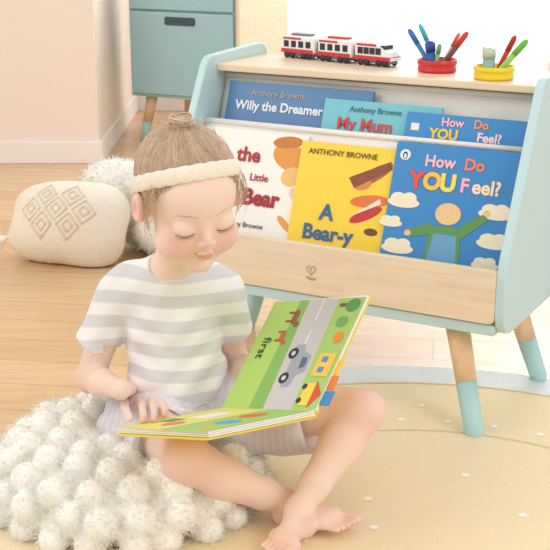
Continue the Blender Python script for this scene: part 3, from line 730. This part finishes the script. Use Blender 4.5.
M_lash = mat('eyelash_brown', (120, 92, 76), .6); M_brow = mat('eyebrow_brown', (206, 172, 144), .8)
for s in (-1, 1):
    lz_ = lambda t: -.0125-.0042*math.sin(math.pi*t)+.002*t
    pts = [surf(s*(.015+.025*t), lz_(t), .0002) for t in np.linspace(0, 1, 12)]
    b = B(); b.tube(pts, [.0004+.0006*math.sin(math.pi*min(1, t*.9+.1)) for t in np.linspace(0, 1, 12)], 6)
    for t in np.linspace(.1, 1, 20):
        p = surf(s*(.015+.025*t), lz_(t), .0002); e = p+(fh*.0035-uh*.0035+rh*s*(.003*(t-.3)))*sC
        b.tube([p, e], [.00035, .00012], 4)
    b.build('eyelashes', M_lash, root, True, world=True)
    b = B(); pts = [surf(s*(.012+.030*t), .014+.005*math.sin(math.pi*(t*.8+.1))-.002*t, -.0006) for t in np.linspace(0, 1, 12)]
    b.tube(pts, [.0005+.0009*math.sin(math.pi*min(1, .15+t*.85)) for t in np.linspace(0, 1, 12)], 6); b.build('eyebrow', M_brow, root, True, world=True)

# hair
M_hair = mat('ash_blond_hair', (170, 132, 100), .5, .12, 60, sheen=.1, vcol='Col', spec=.4)
HF = Field(tuple(Hc-Vector((.13, .15, .13))), tuple(Hc+Vector((.13, .15, .17))), .002)
hcap_c, hcap_r = (0, -.014, .023), (.0675, .085, .0645)
HF.op(hel(hcap_c, hcap_r), .01)
for s in (-1, 1): HF.op(hel((s*.053, -.024, -.022), (.015, .033, .035)), .02)
HF.op(hel((0, -.05, -.02), (.045, .035, .035)), .02)
sl, X, Y, Z = HF.win(Hc-Vector((.2, .2, .2)), Hc+Vector((.2, .2, .2)))
lx = ((X-Hc.x)*rh.x+(Y-Hc.y)*rh.y+(Z-Hc.z)*rh.z)/sC; ly = ((X-Hc.x)*fh.x+(Y-Hc.y)*fh.y+(Z-Hc.z)*fh.z)/sC; lz = ((X-Hc.x)*uh.x+(Y-Hc.y)*uh.y+(Z-Hc.z)*uh.z)/sC
hair_keep = -(lz*.66-ly*.75+.007)
ear = np.sqrt(((ly+.002)/.020)**2+((lz+.014)/.026)**2)-1
HF.D = np.maximum(HF.D, (hair_keep*sC).astype(np.float32)); HF.D = np.maximum(HF.D, ((-.052-lz)*sC).astype(np.float32))
HF.D = np.maximum(HF.D, np.where(abs(lx) > .045, -ear*.02, -1).astype(np.float32))
Vh, Qh = HF.mesh(); ch = np.tile(np.array(lin((214, 182, 150))), (len(Vh), 1)); hair = np_obj('hair', Vh, Qh, M_hair, root, ch)
bunc = Vector((.0, -.040, .088))
bn_dir = np.array([0, -.34, .80])
N_ = 5600; dirs = rng.normal(size=(N_*4, 3)); dirs /= np.linalg.norm(dirs, axis=1, keepdims=True)
pp = dirs*np.array(hcap_r)+np.array(hcap_c); kp = pp[:, 2]*.66-pp[:, 1]*.75+.007
dirs = dirs[(kp > -.003) & (pp[:, 2] > -.045) & ~((abs(pp[:, 0]) > .045) & (np.sqrt(((pp[:, 1]+.002)/.020)**2+((pp[:, 2]+.014)/.026)**2) < 1))][:N_]; bd = bn_dir/np.linalg.norm(bn_dir)
paths = []
for d in dirs:
    P_ = []; off = .0005+.0013*rng.random(); wob = rng.normal(size=3)*.025
    for t in np.linspace(0, 1, 9):
        v = d*(1-t*.93)+bd*t*.93+wob*math.sin(math.pi*t); v /= np.linalg.norm(v)
        l = v*(np.array(hcap_r)+off)+np.array(hcap_c); P_.append(tuple(hl_(*l)))
    paths.append(P_)
HC = np.array([lin(c) for c in ((216, 184, 152), (202, 168, 136), (224, 194, 162), (234, 208, 178))])
ribbons('hair_strands', paths, [.0003, .0005, .0006, .0006, .0006, .0006, .0006, .0006, .0005], HC[rng.integers(0, 4, len(paths))], M_hair, hair)['kind'] = 'stuff'
fl = []
for k in range(110):
    s = -1 if k % 3 else 1; z_ = .035-.05*random.random(); y_ = .026+z_*.6+random.gauss(0, .006)
    x_ = s*.061; p0 = np.array([x_, y_-.008, z_+.015]); p3 = p0+np.array([s*.003*random.random(), .008*random.gauss(0, 1), -.03-.025*random.random()])
    fl.append([tuple(hl_(*(p0*(1-t)+p3*t+np.array([s*.005*math.sin(math.pi*t), 0, 0])))) for t in np.linspace(0, 1, 6)])
for k in range(90):
    v = np.array([random.gauss(0, .6), random.gauss(0, .5), 1.0]); v /= np.linalg.norm(v); v2 = v*.7+bd*.3+np.array([random.gauss(0, .08), random.gauss(0, .08), .05])
    fl.append([tuple(hl_(*((v*(1-t)+v2*t)/np.linalg.norm(v*(1-t)+v2*t)*(np.array(hcap_r)+.002+.007*math.sin(math.pi*t*.8))+np.array(hcap_c)))) for t in np.linspace(0, 1, 6)])
ribbons('loose_strands', fl, [.0004, .0004, .0004, .0003, .0003, .0002], np.tile(np.array(lin((224, 194, 162))), (len(fl), 1)), M_hair, hair)['kind'] = 'stuff'
bc = hl_(*bunc); pb = []
for k in range(110):
    a0 = random.random()*6.28; tilt = random.gauss(0, .5); rr = .010+.006*random.random(); P_ = []; zc = random.uniform(-.006, .010)
    for t in np.linspace(0, 5, 12):
        a = a0+t; v = rh*math.cos(a)*rr+fh*math.sin(a)*rr+uh*(zc+math.sin(a+tilt)*.005); P_.append(tuple(bc+v*sC))
    pb.append(P_)
ribbons('hair_bun', pb, [.0013]*12, HC[rng.integers(0, 4, len(pb))], M_hair, hair)
b = B(); b.lathe([(.008, -.012), (.012, -.008), (.0135, 0), (.010, .008), (.004, .012)], (0, 0, 0), 16)
Mb = frame(bc, rh, uh.cross(rh)); b.V = [Mb @ v for v in b.V]
b.build('bun_core', mat('bun_brown', (206, 174, 142), .6), hair, True, world=True)
b = B(); b.tube([bc+(rh*math.cos(a)*.013+fh*math.sin(a)*.013-uh*.008)*sC for a in np.linspace(0, 6.28, 20)], .0032, 8); b.build('hair_tie', mat('cream_hair_tie', (244, 232, 212), .8), root, True, world=True)
# headband: gathered fabric
bd_f = Vector((0, .79, .613)); V = []; F = []; n = 400; m = 20
bc_ = Vector((0, -.014, .020))
for i in range(n):
    a = 2*math.pi*i/n; cs, sn = math.cos(a), math.sin(a)
    rad_x, rad_f = .0695, .0835 if sn > 0 else .079
    ctr = bc_+Vector((rad_x*cs, 0, 0))+bd_f*rad_f*sn
    out = Vector((cs, 0, 0))+bd_f*sn; nrm = Vector((1, 0, 0)).cross(bd_f)
    wv = .0110*(1+.05*math.sin(a*24))
    for k in range(m):
        t = 2*math.pi*k/m; wt = .0046*(.74+.42*(.5+.5*math.sin(a*24+math.cos(t)*1.8))**.8); p = ctr+nrm*wv*math.cos(t)+out*(wt*math.sin(t)); V.append(hl_(*p))
for i in range(n):
    for k in range(m): F.append((i*m+k, i*m+(k+1) % m, ((i+1) % n)*m+(k+1) % m, ((i+1) % n)*m+k))
mesh_obj('headband', V, F, mat('cream_headband', (248, 236, 216), .85, .05, 60, .3, 300), root, True, world=True, recalc=True)

# t-shirt
def shirt_mat():
    m = mat('striped_jersey', (244, 242, 240), .9, .03, 60, .25, 900, sheen=.1, spec=.2); nt = m.node_tree; N = nt.nodes; L = nt.links; bs = N['Principled BSDF']
    a = N.new('ShaderNodeAttribute'); a.attribute_name = 'Col'; L.new(a.outputs['Color'], bs.inputs['Base Color']); return m
M_jersey = shirt_mat()
TF = Field((-.34, 1.72, .12), (.06, 2.03, .44), .0022)
for p, k in torso: TF.op(p, k, inf=.0075)
for t_ in traps: TF.op(t_, .03, inf=.007)
seL = shL.lerp(elL, .58)+Vector((-.006, 0, 0)); seR = shR.lerp(elR, .52)+Vector((.004, 0, 0))
for sh, se, r0, r1 in ((shL, seL, .034, .0365), (shR, seR, .034, .036)):
    n_ = (se-sh).normalized(); TF.op(cut(rc(sh, se+n_*.03, r0, r1+.001), se, n_), .009)
for sh, se, r1 in ((shL, seL, .0320), (shR, seR, .0315)):
    n_ = (se-sh).normalized(); TF.op(cut(rc(se-n_*.012, se+n_*.04, r1, r1), se-n_*.012, -n_), .0015, 'sub')
sl, X, Y, Z = TF.win((-1, 0, 0), (1, 3, 1))
TF.op(el(nb+Vector((0.002, -.016, .020)), (.040, .040, .026)), .004, 'sub')
def folds(X, Y, Z):
    f = .0013*np.sin(X*60+Z*50+2*np.sin(Y*40))+.0010*np.sin(Z*70-X*90+Y*60)
    wz = np.clip((.28-Z)/.10, 0, 1); f = f+.0032*wz*np.sin(X*95+2.5*np.sin(Z*45)+Y*30)
    for sx, P0 in ((1, shL), (-1, shR)):
        u = (X-P0.x)*sx; v = P0.z-Z; f = f+.0022*np.exp(-((u-.03)/.05)**2-((v-.07)/.06)**2)*np.sin((v-u*.8)*130)
    return f
TF.D += folds(X, Y, Z).astype(np.float32)
TF.D = np.maximum(TF.D, (.150+.006*np.sin(X*40)-Z).astype(np.float32))
V, Q = TF.mesh()
s_ = V[:, 2]+.18*(V[:, 1]-1.85)+.004*np.sin(V[:, 0]*30)
ph = (s_/.042) % 1.0
k_ = np.clip((np.abs(ph-.5)-.25)*22+.5, 0, 1)[:, None]
cs_ = np.array(lin((250, 248, 245)))*(1-k_)+np.array(lin((224, 223, 224)))*k_
np_obj('t_shirt', V, Q, M_jersey, root, cs_)

# shorts
SF = Field((-.34, 1.56, .03), (.16, 2.03, .27), .0024)
SF.op(torso[3][0], .03, inf=.0075)
heL = hipL.lerp(knL, .70)+Vector((-.006, 0, -.004)); heR = hipR.lerp(knR, .72)+Vector((0, 0, -.010))
SF.op(el(at(128, 428, 1.86), (.052, .062, .052)), .03)
SF.op(rc(at(225, 434, 1.84), heR+Vector((-.035, 0, -.018)), .048, .040), .03)
for hp, he, r1 in ((hipL, heL, .061), (hipR, heR, .061)):
    n_ = (he-hp).normalized(); SF.op(cut(rc(hp, he+n_*.03, .063, r1), he, n_), .025)
for hp, he in ((hipL, heL), (hipR, heR)):
    n_ = (he-hp).normalized(); SF.op(cut(rc(he-n_*.014, he+n_*.05, .0555, .0555), he-n_*.014, -n_), .0015, 'sub')
sl, X, Y, Z = SF.win((-1, 0, 0), (1, 3, 1))
SF.D += (.0024*np.sin(X*70+Y*55+2*np.sin(Z*50))+.0018*np.sin(Z*90-X*60+Y*90)).astype(np.float32)
SF.D = np.maximum(SF.D, (Z-.20).astype(np.float32))
V, Q = SF.mesh()
k_ = np.clip(np.sin((V[:, 0]*.8-V[:, 1]*.25)*2*math.pi/.011)*3+.5, 0, 1)[:, None]
cs_ = np.array(lin((232, 228, 232)))*(1-k_)+np.array(lin((225, 221, 226)))*k_
np_obj('shorts', V, Q, M_jersey, root, cs_)

# ---------------------------------------------------------------- light, camera
w = bpy.data.worlds.new('world'); scn.world = w; w.use_nodes = True
w.node_tree.nodes['Background'].inputs[0].default_value = (1, .985, .97, 1); w.node_tree.nodes['Background'].inputs[1].default_value = .84
def area(name, loc, target, size, power, color):
    l = bpy.data.lights.new(name, 'AREA'); l.size = size; l.energy = power; l.color = color; o = bpy.data.objects.new(name, l); COL.objects.link(o)
    o.location = loc; o.rotation_euler = (Vector(target)-Vector(loc)).to_track_quat('-Z', 'Y').to_euler(); return o
area('window_light', (1.3, 5.40, 1.7), (.6, 3.0, .4), 1.8, 60, (1, 1, 1))
area('soft_key_light', (2.0, .2, 2.3), (-.1, 1.9, .3), 1.3, 22, (1, .98, .95))
area('left_fill_light', (-2.4, 1.2, 2.0), (-.1, 2.0, .3), 1.6, 22, (1, .985, .96))  # added fill lamp from the front left, not a window of the room
cam = bpy.data.cameras.new('camera'); co = bpy.data.objects.new('camera', cam); COL.objects.link(co)
co.location = (0, 0, CH); co.rotation_euler = (R(90)-TH, 0, 0); cam.sensor_width = 36; cam.lens = 36*FOC/550; cam.clip_start = .05
scn.camera = co
scn.view_settings.view_transform = 'Standard'
